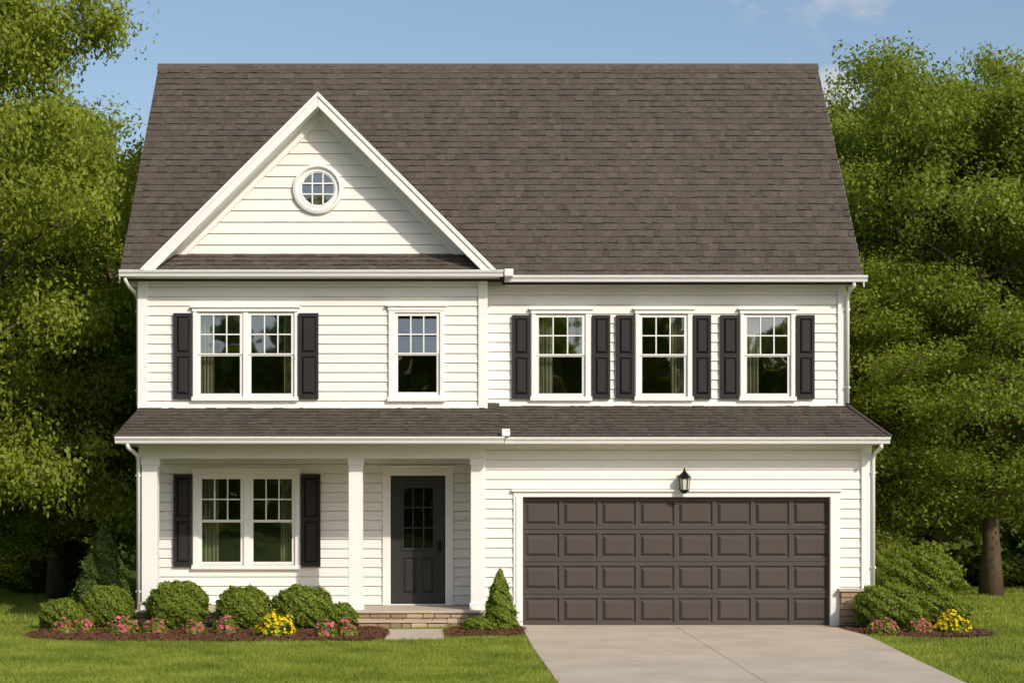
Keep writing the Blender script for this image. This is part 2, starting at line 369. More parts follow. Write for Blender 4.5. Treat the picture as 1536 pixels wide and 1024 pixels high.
for sg in(-1,1):
    d=MB(); xo=AX+sg*gw
    d.prism([(AX,AZ-.01),(AX,AZ-.235),(xo-sg*.235/SL,FZ-.01),(xo,FZ-.01)],YF,YF+.035,'y')
    d.prism([(AX,AZ-.008),(AX,AZ-.075),(xo-sg*.075/SL,FZ-.008),(xo,FZ-.008)],YF-.022,YF,'y')
    part(d,'rake_board',M['trim'],gro,.003)
    d=MB(); d.prism([(AX,AZ-.02),(AX,AZ-.215),(xo-sg*.2,FZ-.02),(xo,FZ-.02)],YF+.036,YU+.02,'y'); part(d,'soffit',M['trim'],gro)
    d=MB(); d.prism([(AX,AZ-.216),(AX,AZ-.40),(AX+sg*(AZ-.40-6.15)/SL,6.15),(AX+sg*(AZ-.216-6.15)/SL,6.15)],YU-.045,YU-.004,'y'); part(d,'frieze_board',M['trim'],gro,.003)
c=MB(); shingles(c,(0,.56,5.85),(1,0,0),(0,.39,.32),math.hypot(.39,.32),lambda v:(wx(226,.6)+v*.7,wx(722,.6)-v*.7),e=.13)
c.poly([(wx(228,.6),.57,5.84),(wx(720,.6),.57,5.84),(.15,.97,6.15),(wx(250,.6),.97,6.15)],0)
part(c,'skirt_roof',M['shingle'])
def gut(Y0,zt,x0,x1,name='gutter'):
    c=MB(); c.prism([(Y0,zt),(Y0-.004,zt-.03),(Y0+.02,zt-.055),(Y0+.035,zt-.10),(Y0+.12,zt-.10),(Y0+.12,zt)],x0,x1); c.box(x0,x1,Y0-.012,Y0+.002,zt-.016,zt+.004)
    return part(c,name,M['trim'],None,.003)
def cornice(x0,x1,y0,y1,z0,z1): c=MB(); c.box(x0,x1,y0,y1,z0,z1); return part(c,'cornice',M['trim'],None,.005)
gut(.47,5.835,wx(178,.47),wx(755,.47)); cornice(wx(182,.6),wx(750,.6),.595,1.0,5.74,5.825)
cornice(wx(182,.6)+.02,XL-.04,1.0,YB+.3,5.62,5.74)
gut(.72,5.775,wx(757,.72),wx(1302,.72)); cornice(wx(757,.72)+.01,XB-.02,.845,YR+.02,5.655,5.735)
c=MB(); c.box(wx(757,.5),wx(770,.5),.50,.70,5.745,5.86); part(c,'gutter_end',M['trim'],None,.004)

# ---- lower roofs
yl0,zl0,yr0,zr0=-.5,3.065,-.4,3.07; xs_=.605
c=MB(); kk=.17/1.55
shingles(c,(0,yl0,zl0),(1,0,0),(0,1,.363),1.82,lambda v:(-5.57+v*kk,xs_),e=.16)
shingles(c,(-5.57,yl0,zl0),(0,1,0),(.17,0,.55),.57,lambda v:(v*2.6,8.9),e=.17)
pr=part(c,'porch_roof',M['shingle'])
d=MB(); d.poly([(-5.56,yl0,zl0-.012),(xs_,yl0,zl0-.012),(xs_,1.2,zl0-.012+1.7*.363),(-5.40,1.2,zl0-.012+1.7*.363)]); d.poly([(xs_,yl0,zl0),(xs_,1.2,zl0+.617),(xs_,1.2,zl0+.5),(xs_,yl0,zl0-.1)]); part(d,'roof_deck',M['deck'],pr)
c=MB(); shingles(c,(0,yr0,zr0),(1,0,0),(0,1,.356),1.70,lambda v:(xs_-.02,6.82-v*.22),e=.16)
shingles(c,(6.82,yr0,zr0),(0,1,0),(-.38,0,.57),.68,lambda v:(v*2.35,8.9),e=.17)
gr_=part(c,'garage_roof',M['shingle'])
d=MB(); d.poly([(xs_,yr0,zr0-.012),(6.81,yr0,zr0-.012),(6.45,1.2,zr0-.012+1.6*.356),(xs_,1.2,zr0-.012+1.6*.356)]); part(d,'roof_deck',M['deck'],gr_)
d=MB(); d.tube([(6.83,yr0,zr0+.01),(6.45,1.2,zr0+.59)],.03,6); part(d,'hip_cap',M['shingle'],gr_)
gut(-.62,3.06,wx(172,-.62),wx(757,-.62)); gut(-.52,3.055,wx(758,-.52),wx(1336,-.52))
cornice(-5.55,xs_,-.495,.02,2.955,3.035); cornice(xs_+.003,6.79,-.395,-.002,2.96,3.03)
cornice(XRg+.036,6.79,-.002,YB,2.96,3.03); cornice(-5.55,XL-.03,.02,YB,2.955,3.035)
c=MB(); c.box(wx(753,-.6),wx(765,-.6),-.6,-.45,3.075,3.19); part(c,'gutter_end',M['trim'],None,.004)
c=MB(); c.box(XL+.12,xw-.12,YU-.05,YU,3.575,3.63); part(c,'base_board',M['trim'],None,.003)
c=MB(); c.box(xw+.04,XRu-.10,YR-.05,YR,3.62,3.67); part(c,'base_board',M['trim'],None,.003)
c=MB(); c.box(wx(208,0),wx(727,0),-.03,.19,2.73,2.955); part(c,'porch_beam',M['trim'],None,.006)
c=MB(); c.box(wx(208,0)+.02,wx(727,0)-.02,.191,YP,2.75,2.80); part(c,'porch_ceiling',M['trim'])
FZ0=.28
for x0,x1 in((213,236),(523,544),(706,727)):
    X0,X1=wx(x0,0),wx(x1,0); c=MB(); c.box(X0,X1,-.045,-.045+(X1-X0),FZ0,2.73)
    col=part(c,'porch_column',M['trim'],None,.008)
    c=MB(); c.box(X0-.012,X1+.012,-.057,X1-X0-.033,2.62,2.728); part(c,'capital',M['trim'],col,.004)
    c=MB(); c.box(X0-.018,X1+.018,-.063,X1-X0-.027,FZ0+.001,FZ0+.12); part(c,'column_base',M['trim'],col,.004)
c=MB(); c.box(wx(205,0),wx(727,0)-.003,-.16,YP-.03,.235,.28); part(c,'porch_floor',M['concrete'],None,.008)
def stones(name,x0,x1,y0,y1,z0,z1,rh=.075,side=True):
    m=MB(); m.box(x0+.012,x1-.012,y0+.02,y1,z0,z1-.005); st=part(m,name,M['mortar'])
    s=MB(); z=z0
    while z<z1-.02:
        h=min(rh*random.uniform(.8,1.25),z1-z); 
        if z1-(z+h)<.03:h=z1-z
        x=x0
        while x<x1-.01:
            w=random.uniform(.14,.34)
            if x1-(x+w)<.1:w=x1-x
            g=.006; s.box(x+g,x+w-g,y0-random.uniform(0,.02),y0+.05,z+g,z+h-g)
            x+=w
        if side:
            y=y0+.055
            while y<y1-.01:
                w=min(random.uniform(.12,.34),y1-y); s.box(x1-.03,x1+random.uniform(0,.01),y+.005,y+w-.005,z+.005,z+h-.005); s.box(x0-random.uniform(0,.01),x0+.03,y+.005,y+w-.005,z+.005,z+h-.005); y+=w
        z+=h
    part(s,'stone',M['stone'],st,.006); return st
stones('porch_base',wx(207,0),wx(727,0)-.01,-.12,.3,-.02,.234)
stones('front_step',wx(537,-.5),wx(668,-.5),-.42,-.14,-.02,.10,.1)
c=MB(); c.box(wx(535,-.5),wx(670,-.5),-.45,-.135,.10,.13); part(c,'step_tread',M['concrete'],None,.008)
stones('stone_veneer',wx(1256,0)+.03,XRg+.06,-.13,1.0,-.02,.58,.09)
c=MB(); c.box(wx(1254,0)+.02,XRg+.085,-.16,1.02,.58,.63); part(c,'stone_cap',M['concrete'],None,.006)

# ---- front door
Yd=YP; X=lambda p:wx(p,Yd); Z=lambda p:wz(p,Yd)
c=MB(); c.box(X(587),X(667),Yd+.03,Yd+.06,FZ0+.02,Z(714),.5); f=Yd+.01
for a,b,p,q in((587,604,906,714),(651,667,906,714)): c.box(X(a),X(b),f,Yd+.03,max(Z(p),FZ0+.02),Z(q),.5)
for p,q in((730,714),(836,822),(906,890)): c.box(X(604),X(651),f,Yd+.03,max(Z(p),FZ0+.02),Z(q),.5)
c.box(X(624),X(632),f,Yd+.03,Z(890),Z(836),.5)
for a,b in((604,624),(632,651)): c.frust(X(a)+.016,X(b)-.016,Z(890)+.016,Z(836)-.016,Yd+.029,f-.008,.04)
for a,b,p,q in((602,653,825,821),(602,653,731,727)): c.box(X(a),X(b),f-.016,f,Z(p),Z(q),.5)
for a,b in((602,605.5),(649.5,653)): c.box(X(a),X(b),f-.016,f,Z(821),Z(731),.5)
door=part(c,'front_door',M['door'],None,.003)
g=MB(); g.poly([(X(604),Yd+.022,Z(822)),(X(651),Yd+.022,Z(822)),(X(651),Yd+.022,Z(730)),(X(604),Yd+.022,Z(730))]); part(g,'door_glass',M['glassd'],door)
g=MB()
for k in(1,2):
    xx=604+47*k/3; zz=730+92*k/3; g.box(X(xx-1),X(xx+1),Yd+.006,Yd+.018,Z(821),Z(731),.5); g.box(X(605.5),X(649.5),Yd+.008,Yd+.016,Z(zz+1),Z(zz-1),.5)
part(g,'muntin',M['door'],door)
g=MB(); hx,hz=X(659.5),Z(822); g.tube([(hx,f,hz),(hx,f-.05,hz)],[.014,.012],10); 
g.tube([(hx,f-.045,hz),(hx,f-.055,hz),(hx,f-.075,hz),(hx,f-.085,hz)],[.014,.036,.036,.012],12); g.tube([(hx,f,hz+.1),(hx,f-.02,hz+.1)],.026,12); g.box(hx-.028,hx+.028,f-.008,f,hz-.06,hz+.14)
part(g,'door_handle',M['black'],door)
c=MB(); c.box(X(574),X(586),Yd-.045,Yd+.06,FZ0,Z(713)); c.box(X(668),X(680),Yd-.045,Yd+.06,FZ0,Z(713)); c.box(X(574),X(680),Yd-.045,Yd+.06,Z(713),Z(702)); c.box(X(571),X(683),Yd-.075,Yd,Z(702),Z(698))
c.box(X(586),X(668),Yd-.05,Yd+.06,FZ0,FZ0+.018)
part(c,'door_frame',M['trim'],door,.004)

# ---- garage door
c=MB(); yb_=.10; yf=.065; c.box(gX0,gX1,yb_,yb_+.04,.01,gZ1,.5); nr=4;nc=8; H=(gZ1-.015)/nr; W=(gX1-gX0)/nc
for r in range(nr):
    z0=.015+r*H; z1=z0+H-.008
    c.box(gX0,gX1,yf,yb_,z0,z0+.065,.5); c.box(gX0,gX1,yf,yb_,z1-.065,z1,.5)
    for k in range(nc+1):
        xc=gX0+k*W; a=max(gX0,xc-.032); b=min(gX1,xc+.032)
        c.box(a,b,yf,yb_,z0+.065,z1-.065,.5)
    for k in range(nc):
        x0=gX0+k*W+.032; x1=x0+W-.064
        c.frust(x0+.004,x1-.004,z0+.069,z1-.069,yb_-.012,yb_-.008,.018)
        c.frust(x0+.022,x1-.022,z0+.087,z1-.087,yb_-.008,yf-.012,.05)
gd=part(c,'garage_door',M['garage'],None,.004)
c=MB(); c.box(gX0,gX1,.06,.11,0.0,.014); part(c,'door_seal',M['black'],gd)
c=MB(); c.box(wx(770,0),gX0,-.04,.11,.0,wz(737,0)); c.box(gX1,wx(1259,0),-.04,.11,.0,wz(737,0)); c.box(gX0,gX1,-.04,.11,gZ1,wz(737,0)); c.box(wx(767,0),wx(1262,0),-.075,0,wz(737,0),wz(733.5,0))
c.box(wx(774,0),gX0-.03,-.055,-.04,.0,gZ1+.02)
part(c,'garage_door_frame',M['trim'],gd,.004)

# ---- wall lantern
lx=wx(1026,-.1); ly=-.16
def L(py): return wz(py,-.16)
c=MB(); c.box(lx-.045,lx+.045,-.03,-.002-.02,L(735),L(710)); 
c.tube([(lx,-.03,L(727)),(lx,-.07,L(716)-.0),(lx,-.12,L(705)),(lx,ly,L(704))],.011,8)
c.tube([(lx,ly,L(701)),(lx,ly,L(706)),(lx,ly,L(708)),(lx,ly,L(715)),(lx,ly,L(717))],[.008,.022,.038,.11,.11],6)
c.tube([(lx,ly,L(734)),(lx,ly,L(737)),(lx,ly,L(740))],[.076,.076,.015],6)
for k in range(6):
    a=2*math.pi*(k+.0)/6+0; c.tube([(lx+.092*math.cos(a),ly+.092*math.sin(a),L(716.5)),(lx+.070*math.cos(a),ly+.070*math.sin(a),L(735))],.007,5)
lan=part(c,'wall_lantern',M['black'])
c=MB(); c.tube([(lx,ly,L(717.2)),(lx,ly,L(733.9))],[.079,.062],6); part(c,'lantern_glass',M['lglass'],lan)

# ---- downspouts
def spout(pts):
    c=MB(); c.tube(pts,.032,10); 
    for t in(.1,.85):
        a=Vector(pts[-2]);b=Vector(pts[-1]);q=a.lerp(b,t); c.box(q.x-.043,q.x+.043,q.y-.02,q.y+.06,q.z-.015,q.z+.015)
    part(c,'downspout',M['trim'],smooth=True)
spout([(-5.58,.56,5.74),(-5.58,.57,5.68),(-5.55,.70,5.60),(-5.48,1.0,5.50),(-5.46,1.1,5.40),(-5.46,1.1,3.62)])
spout([(6.50,.80,5.68),(6.50,.82,5.62),(6.47,.95,5.56),(6.455,1.08,5.50),(6.455,1.12,5.42),(6.455,1.12,3.68)])
spout([(-5.34,-.55,2.97),(-5.34,-.54,2.90),(-5.31,-.35,2.85),(-5.27,-.10,2.78),(-5.262,-.02,2.70),(-5.262,-.0,.2)])
spout([(6.67,-.45,2.97),(6.67,-.44,2.90),(6.655,-.28,2.85),(6.635,-.10,2.80),(6.625,-.06,2.70),(6.625,-.06,.66)])

# ================================================================== GROUND
def inpoly(x,y,P):
    r=np.zeros(len(x),bool); n=len(P)
    for i in range(n):
        x1,y1=P[i];x2,y2=P[(i+1)%n]
        c=((y1>y)!=(y2>y))&(x<(x2-x1)*(y-y1)/((y2-y1) if y2!=y1 else 1e-9)+x1); r^=c
    return r
def smooth(P,it=2):
    for _ in range(it):
        Q=[]
        for i in range(len(P)):
            a=P[i];b=P[(i+1)%len(P)]; Q+=[(a[0]*.75+b[0]*.25,a[1]*.75+b[1]*.25),(a[0]*.25+b[0]*.75,a[1]*.25+b[1]*.75)]
        P=Q
    return P
c=MB(); c.poly([(-400,-300,0),(400,-300,0),(400,600,0),(-400,600,0)]); tag(c.build('ground',M['soil']),None,kind='structure')
dl=[(gX0-.02,.1),(gX0+.0,-4),(1.07,-9),(1.1,-24)]; dr=[(5.98,.1),(6.08,-2.2),(5.84,-6),(5.68,-9),(5.62,-24)]
def lerp(P,y):
    for (xa,ya),(xb,yb) in zip(P,P[1:]):
        if yb<=y<=ya: return xa+(xb-xa)*(ya-y)/(ya-yb)
    return P[-1][0]
c=MB(); ys=[.1]+[-.5*k for k in range(1,49)]
joints=(-11.5,-17)
jm=lambda y:3.42
for s in(0,1):
    for a,b in zip(ys,ys[1:]):
        xa0,xa1=(lerp(dl,a),jm(a)-.005) if s==0 else (jm(a)+.005,lerp(dr,a)); xb0,xb1=(lerp(dl,b),jm(b)-.005) if s==0 else (jm(b)+.005,lerp(dr,b))
        bb=b+(.015 if any(abs(b-j)<.01 for j in joints) else 0); t=.5+.1*s
        c.poly([(xb0,bb,.03),(xb1,bb,.03),(xa1,a,.03),(xa0,a,.03)],t); c.poly([(xb0,bb,.03),(xa0,a,.03),(xa0,a,-.05),(xb0,bb,-.05)],t); c.poly([(xb1,bb,.03),(xa1,a,.03),(xa1,a,-.05),(xb1,bb,-.05)],t)
tag(c.build('driveway',M['concrete']),None,kind='structure')
wk=[ground(583,946),ground(665,946),ground(666,961),ground(577,961)]
c=MB(); top=[(x,y,.035) for x,y in wk]; c.poly(top[::-1],.9)
for k in range(4): a=wk[k];b=wk[(k+1)%4]; c.poly([(*a,.035),(*b,.035),(*b,-.05),(*a,-.05)],.9)
tag(c.build('path',M['concrete']),None,kind='structure')
beds=[[(33,955),(60,946),(110,940),(160,938),(205,938),(380,939),(540,941),(584,946),(580,961),(520,963),(400,964),(250,965),(110,962),(60,960)],
      [(666,946),(690,942),(784,941),(786,950),(780,955),(700,956),(667,958)],
      [(1250,941),(1300,938),(1400,938),(1465,945),(1505,954),(1440,957),(1330,956),(1285,951)]]
BW=[]
for b in beds:
    P=smooth([ground(*p) for p in b],2); BW.append(P)
    cx=sum(p[0] for p in P)/len(P); cy=sum(p[1] for p in P)/len(P)
    c=MB(); In=[]
    for p in P:
        d=Vector((p[0]-cx,p[1]-cy)); In.append((p[0]-.15*d.x/d.length,p[1]-.2*(1 if d.y>0 else -1)*min(1,abs(d.y)*2)))
    c.poly([(x,y,.04) for x,y in In][::-1],.3)
    for k in range(len(P)): j=(k+1)%len(P); c.poly([(*P[k],-.01),(*P[j],-.01),(*In[j],.04),(*In[k],.04)],.3)
    tag(c.build('mulch_bed',M['mulch']),None,kind='structure')
cs=[]
for P in BW:
    P_=np.array(P); lo=P_.min(0)-.1; hi=P_.max(0)+.1; ar=(hi-lo).prod(); n=int(ar*1500)
    x=RNG.uniform(lo[0],hi[0],n); y=RNG.uniform(lo[1],hi[1],n); k=inpoly(x+RNG.normal(size=n)*.03,y+RNG.normal(size=n)*.05,P); cs.append(np.stack([x[k],y[k],.025+RNG.uniform(0,.03,k.sum())],1))
cs=np.concatenate(cs); nn=RNG.normal(size=cs.shape)*.35+np.array([0,-.2,1])
o=npmesh('bark_mulch',leafquads(cs,nn,.055,.028),RNG.random(len(cs)),M['mulch']); tag(o,'reddish brown bark chips covering the planting beds','mulch',kind='stuff')
def blades(n,x0,x1,y0,y1,h,w):
    x=RNG.uniform(x0,x1,n); y=RNG.uniform(y0,y1,n)
    k=np.ones(n,bool); jx=x+RNG.normal(size=n)*.035; jy=y+RNG.normal(size=n)*.07
    for P in BW: k&=~inpoly(jx,jy,P)
    k&=~inpoly(x,y,wk)
    DP=[(p[0]-.01,p[1]) for p in dl]+[(p[0]+.01,p[1]) for p in dr[::-1]]; k&=~inpoly(x,y,DP)
    k&=~((x>XL-.1)&(x<XRg+.1)&(y>-.2)&(y<YB+.1))
    x=x[k];y=y[k];n=len(x); a=RNG.uniform(0,2*np.pi,n)
    big=1+.3*np.sin(x*2.1+np.sin(y*1.7)*2)*np.sin(y*1.3+x*.6); hh=h*RNG.uniform(.5,1.3,n)*big; ww=w*RNG.uniform(.6,1.3,n)
    b=RNG.uniform(0,2*np.pi,n); le=hh*RNG.uniform(.1,.9,n); z=np.zeros(n)
    p0=np.stack([x-ww*np.cos(a),y-ww*np.sin(a),z],1); p1=np.stack([x+ww*np.cos(a),y+ww*np.sin(a),z],1); p2=np.stack([x+le*np.cos(b),y+le*np.sin(b),hh],1)
    return np.stack([p0,p1,p2],1)
G=np.concatenate([blades(260000,-7.5,1.2,-10.5,-.2,.05,.006),blades(60000,5.4,9.6,-10.5,0,.05,.006),blades(90000,-15,-5.3,-3,14,.06,.011),blades(80000,6.5,16,-1,14,.06,.011)])
o=npmesh('grass',G,RNG.random(len(G)),M['grass']); tag(o,'short green mown grass of the front and side lawns','grass',kind='stuff')

# ================================================================== PLANTS
def sphere_dirs(n):
    d=RNG.normal(size=(n,3)); return d/np.linalg.norm(d,axis=1,keepdims=True)
def shrub(name,px,Y,top,hw,label,cat='shrub',mat='box',n=9000,leaf=.045,shape='round',group=None,flat=.9,rag=1.0):
    x=wx(px,Y); H=wz(top,Y); R=hw*S(Y); o=empty(name,(x,Y,0),label,cat,group)
    ph=RNG.uniform(0,6.28,6)
    if shape=='round':
        d=sphere_dirs(n); cz=H*.5
        lump=1+rag*(.035*np.sin(d[:,0]*7+ph[0])+.035*np.sin(d[:,1]*8+ph[1]+d[:,2]*4)+.04*np.sin(d[:,2]*11+ph[2]+d[:,0]*9)+.035*np.sin(d[:,0]*19+ph[3]+d[:,2]*15))
        r=(1-.32*RNG.random(n)**2.4)*lump+ (RNG.random(n)<.07)*RNG.random(n)*.09*rag
        C=d*r[:,None]*np.array([R,R*flat,H*.52])+np.array([0,0,cz]); Nn=d*.9+RNG.normal(size=(n,3))*.6
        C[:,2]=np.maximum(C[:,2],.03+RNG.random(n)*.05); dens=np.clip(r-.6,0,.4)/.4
    else:
        z=1-np.sqrt(RNG.random(n)); a=RNG.uniform(0,2*np.pi,n)
        pr=(1-z)**.7*np.minimum(1,.75+z*3)*(1+.10*np.sin(a*5+ph[0]+z*9)+.10*np.sin(z*27+a*3)+.05*np.sin(z*55+a*7))
        r=pr*(1-.35*RNG.random(n)**2.4)*R*(1+(RNG.random(n)<.12)*.25*RNG.random(n))
        C=np.stack([r*np.cos(a),r*np.sin(a),.03+z*(H-.03)],1); Nn=np.stack([np.cos(a),np.sin(a),np.full(n,.35)],1)*1.0+RNG.normal(size=(n,3))*.6
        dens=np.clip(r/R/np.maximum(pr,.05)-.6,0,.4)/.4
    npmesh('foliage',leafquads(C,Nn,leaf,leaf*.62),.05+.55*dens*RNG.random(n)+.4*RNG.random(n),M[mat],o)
    s=MB()
    for k in range(7):
        a=k*.9; s.tube([(0,0,0),(R*.3*math.cos(a),R*.3*math.sin(a),H*.35),(R*.55*math.cos(a),R*.55*math.sin(a),H*.6)] if shape=='round' else [(0,0,0),(.02,0,H*.4),(.0,.0,H*.8)],[.018,.012,.006],5)
    s.build('stem',M['barkt'],o); return o
def mound(px,py,w,h,colr,label,group):
    x,Y=ground(px,py); h*=.88; R=w*.9*S(Y); H=h*S(Y); o=empty('flowering_plant',(x,Y,.04),label,'flowers',group)
    n=2200; d=sphere_dirs(n); d[:,2]=abs(d[:,2]); lump=1+.1*np.sin(d[:,0]*6+px)+.1*np.sin(d[:,1]*7+d[:,2]*5+px)
    C=d*((.4+.66*RNG.random(n)**.5)*lump)[:,None]*np.array([R,R*.8,H*.95]); npmesh('foliage',leafquads(C,d+RNG.normal(size=(n,3))*.7,.055,.024),RNG.random(n),M['box'],o)
    nb=int(95*(w/20)) if colr=='pink' else int(300*(w/30)); d=sphere_dirs(nb); d[:,2]=abs(d[:,2])**.7; lump=1+.1*np.sin(d[:,0]*6+px)+.1*np.sin(d[:,1]*7+d[:,2]*5+px)
    d/=np.linalg.norm(d,axis=1,keepdims=True)
    B=d*(RNG.uniform(.92,1.12,nb)*lump)[:,None]*np.array([R*.95,R*.78,H*.95]); V=[];T=[]
    for b,dd in zip(B,d):
        nrm=Vector(dd)+Vector(RNG.normal(size=3)*.35)+Vector((0,-.3,.1)); nrm.normalize(); u=nrm.orthogonal().normalized(); w_=nrm.cross(u); sz=random.uniform(.018,.031); tt=random.random()
        for k in range(5):
            a=k*1.2566; dr_=(u*math.cos(a)+w_*math.sin(a)); sd=(w_*math.cos(a)-u*math.sin(a)); bb=Vector(b)
            V.append([bb,bb+dr_*sz*.6+sd*sz*.5+nrm*sz*.2,bb+dr_*sz+nrm*sz*.35,bb+dr_*sz*.6-sd*sz*.5+nrm*sz*.2]); T.append(tt)
    npmesh('blossom',np.array([[list(p) for p in q] for q in V]),np.array(T),M[colr],o)
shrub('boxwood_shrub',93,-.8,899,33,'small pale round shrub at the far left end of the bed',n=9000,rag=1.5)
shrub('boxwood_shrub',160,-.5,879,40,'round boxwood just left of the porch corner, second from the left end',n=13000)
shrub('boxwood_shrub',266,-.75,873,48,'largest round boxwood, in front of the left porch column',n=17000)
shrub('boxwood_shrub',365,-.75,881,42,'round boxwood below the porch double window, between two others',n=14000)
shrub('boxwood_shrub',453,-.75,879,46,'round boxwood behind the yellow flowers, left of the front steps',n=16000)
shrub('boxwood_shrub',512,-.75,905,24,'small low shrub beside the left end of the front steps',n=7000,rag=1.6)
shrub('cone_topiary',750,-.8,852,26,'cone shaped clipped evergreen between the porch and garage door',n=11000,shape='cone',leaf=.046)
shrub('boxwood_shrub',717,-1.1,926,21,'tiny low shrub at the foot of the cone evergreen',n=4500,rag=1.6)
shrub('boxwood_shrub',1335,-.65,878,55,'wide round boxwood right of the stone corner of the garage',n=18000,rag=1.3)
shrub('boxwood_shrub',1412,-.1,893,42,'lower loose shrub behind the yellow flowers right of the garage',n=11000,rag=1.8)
g1='pink flowers along the mulch beds'
mound(95,953,16,24,'pink','pink flowers at the left end of the long bed',g1); mound(124,952,19,29,'pink','pink flowers in front of the gap between the two leftmost shrubs',g1)
mound(184,953,27,28,'pink','pink flowers in front of the second round shrub',g1); mound(233,953,20,25,'pink','pink flowers at the left foot of the largest boxwood',g1)
mound(291,954,18,23,'pink','small pink flower clump right of the largest boxwood',g1); mound(340,953,20,27,'pink','pink flowers left of the yellow flower clump',g1)
mound(411,957,32,40,'yellow','yellow flowers between round boxwoods left of the steps','yellow flowers in the beds')
mound(487,958,19,27,'pink','pink flowers right of the yellow clump, near the steps',g1); mound(517,957,18,27,'pink','pink flowers nearest to the front steps',g1)
mound(1326,953,24,25,'pink','pink flowers nearest the driveway on the right',g1); mound(1381,952,20,23,'pink','pink flowers left of the yellow clump beside the garage',g1)
mound(1428,951,27,32,'yellow','yellow flowers at the right end of the garage bed','yellow flowers in the beds')

# ================================================================== TREES
def tree_mesh(seed,H=12,R=4.6,base=.2,leaf=.13,per=215,nl=46):
    rnd=random.Random(seed); tr=MB(); clumps=[]
    tp=[];rs=[]
    for k in range(9):
        t=k/8; tp.append((math.sin(t*3+seed)*.35*t,math.cos(t*2.3+seed)*.35*t,H*.9*t)); rs.append(.20*(1-t)**.8+.03+(.1 if k==0 else 0))
    tr.tube(tp,rs,10)
    def at(t):
        i=min(7,int(t*8)); f=t*8-i; return Vector(tp[i]).lerp(Vector(tp[i+1]),f)
    for i in range(nl):
        t=base+(0.98-base)*(i/(nl-1))**.95; az=i*2.4+rnd.uniform(-.5,.5); p0=at(min(t,.99))
        tt=(t-base)/(1-base); prof=math.sqrt(max(.06,1-((tt-.38)/.70)**2)); Ln=R*prof*rnd.uniform(.68,1.06)
        up=.25+.6*tt+rnd.uniform(-.15,.2); d=Vector((math.cos(az),math.sin(az),0)); pts=[]
        for k in range(6):
            s=k/5; pts.append(p0+d*Ln*s+Vector((0,0,Ln*(up*s-.3*s*s)+.15*math.sin(s*5+i)))+Vector((rnd.uniform(-.1,.1),rnd.uniform(-.1,.1),0))*s*3)
        r0=.06*(1-t)+.025; tr.tube(pts,[r0*(1-k/5.6) for k in range(6)],6,False)
        for k in(2,3,4,5):
            clumps.append((pts[k]+Vector((0,0,.15)),rnd.uniform(.45,.82)*(R/4.6)))
            for sd in(-1,1):
                if rnd.random()<.12: continue
                sl=Ln*rnd.uniform(.16,.34)*(1.25-k*.12); dd=(d*.5+sd*Vector((-d.y,d.x,0))*1.0+Vector((0,0,rnd.uniform(-.3,.9)))).normalized(); q=pts[k]+dd*sl
                tr.tube([pts[k],pts[k].lerp(q,.5)+Vector((0,0,.08)),q],[r0*.4,r0*.25,.008],5,False); clumps.append((q,rnd.uniform(.4,.78)*(R/4.6)))
    for k in range(12): clumps.append((at(.99)+Vector((rnd.uniform(-1.1,1.1),rnd.uniform(-1.1,1.1),rnd.uniform(-.3,.9))),rnd.uniform(.5,.75)*(R/4.6)))
    Cs=[];Ns=[];Ts=[]
    for (c,r) in clumps:
        n=int(per*(r/.6)**1.3); d=sphere_dirs(n); rr=RNG.random(n)**.5*(1+.3*np.sin(d[:,0]*5+c[0]*9)+.25*np.sin(d[:,1]*6+c[1]*7)+.2*np.sin(d[:,2]*7+c[2]*5))
        Cs.append(np.array(c)+d*rr[:,None]*np.array([r*1.15,r*1.15,r*.85])); Ns.append(d*.8+np.array([.1,-.25,.4])*1+RNG.normal(size=(n,3))*.6)
        b=rnd.uniform(0,.45); Ts.append(b+.55*RNG.random(n))
    C=np.concatenate(Cs); V=leafquads(C,np.concatenate(Ns),leaf,leaf*.62); return tr,V,np.concatenate(Ts),float(np.percentile(C[:,2],99.7))
PROTO={}
def tree(kind,seed,px,Y,top,label,rot=0,sc=1.0,group='trees around the house',leafkey='leafA'):
    key=(kind,seed,leafkey); x=wx(px,Y); Ht=wz(top,Y)
    if key not in PROTO:
        tr,V,T,H0=tree_mesh(seed,H=12.2,R={'wide':5.0,'slim':3.9}[kind],base=.16 if kind=='wide' else .18,leaf=.118)
        o=empty('deciduous_tree',(x,Y,0),label,'tree',group); t=tr.build('trunk',M['barkt'],o,smooth=True); c=npmesh('crown',V,T,M[leafkey],o); PROTO[key]=(t,c,H0)
    else:
        o=empty('deciduous_tree',(x,Y,0),label,'tree',group)
        for ch in PROTO[key][:2]:
            q=ch.copy(); q.parent=o; COL.objects.link(q)
    k=Ht/PROTO[key][2]; o.scale=(k*sc,k*sc,k); o.rotation_euler=(0,0,rot); return o
tree('wide',1,-55,5,-90,'tall olive tree nearest the left edge, its crown rising above the frame',0.3,.72)
tree('slim',2,165,11,250,'rounded tree directly behind the left end of the house roof',1.1,1.15)
tree('wide',3,0,12,150,'broad leafy tree behind the tall tree at the left edge',2.0,.8,leafkey='leafB')
tree('slim',2,85,8,430,'lower bushy tree left of the porch, in front of the taller trees',4.0,1.35)
tree('slim',4,1330,13,150,'tree rising just right of the roof ridge end',.5,1.2,leafkey='leafB')
tree('wide',5,1487,9,92,'tallest tree on the right with a bare dark trunk',1.7,.92,leafkey='leafB')
tree('wide',3,1400,16,140,'hazy tree further back between the two right hand trees',3.1,.9,leafkey='leafB')
tree('slim',4,1325,9,400,'lower bushy tree close to the right side of the garage',2.2,1.3,leafkey='leafB')
tree('wide',1,1620,12,95,'tree cut off by the right edge of the frame',4.4,.85)
tree('slim',2,-30,20,150,'distant tree at the far left between nearer crowns',2.9,1.2)
shrub('conifer',155,1.5,785,48,'small dark pyramidal evergreen at the left side of the house','tree','conif',14000,.07,'cone')
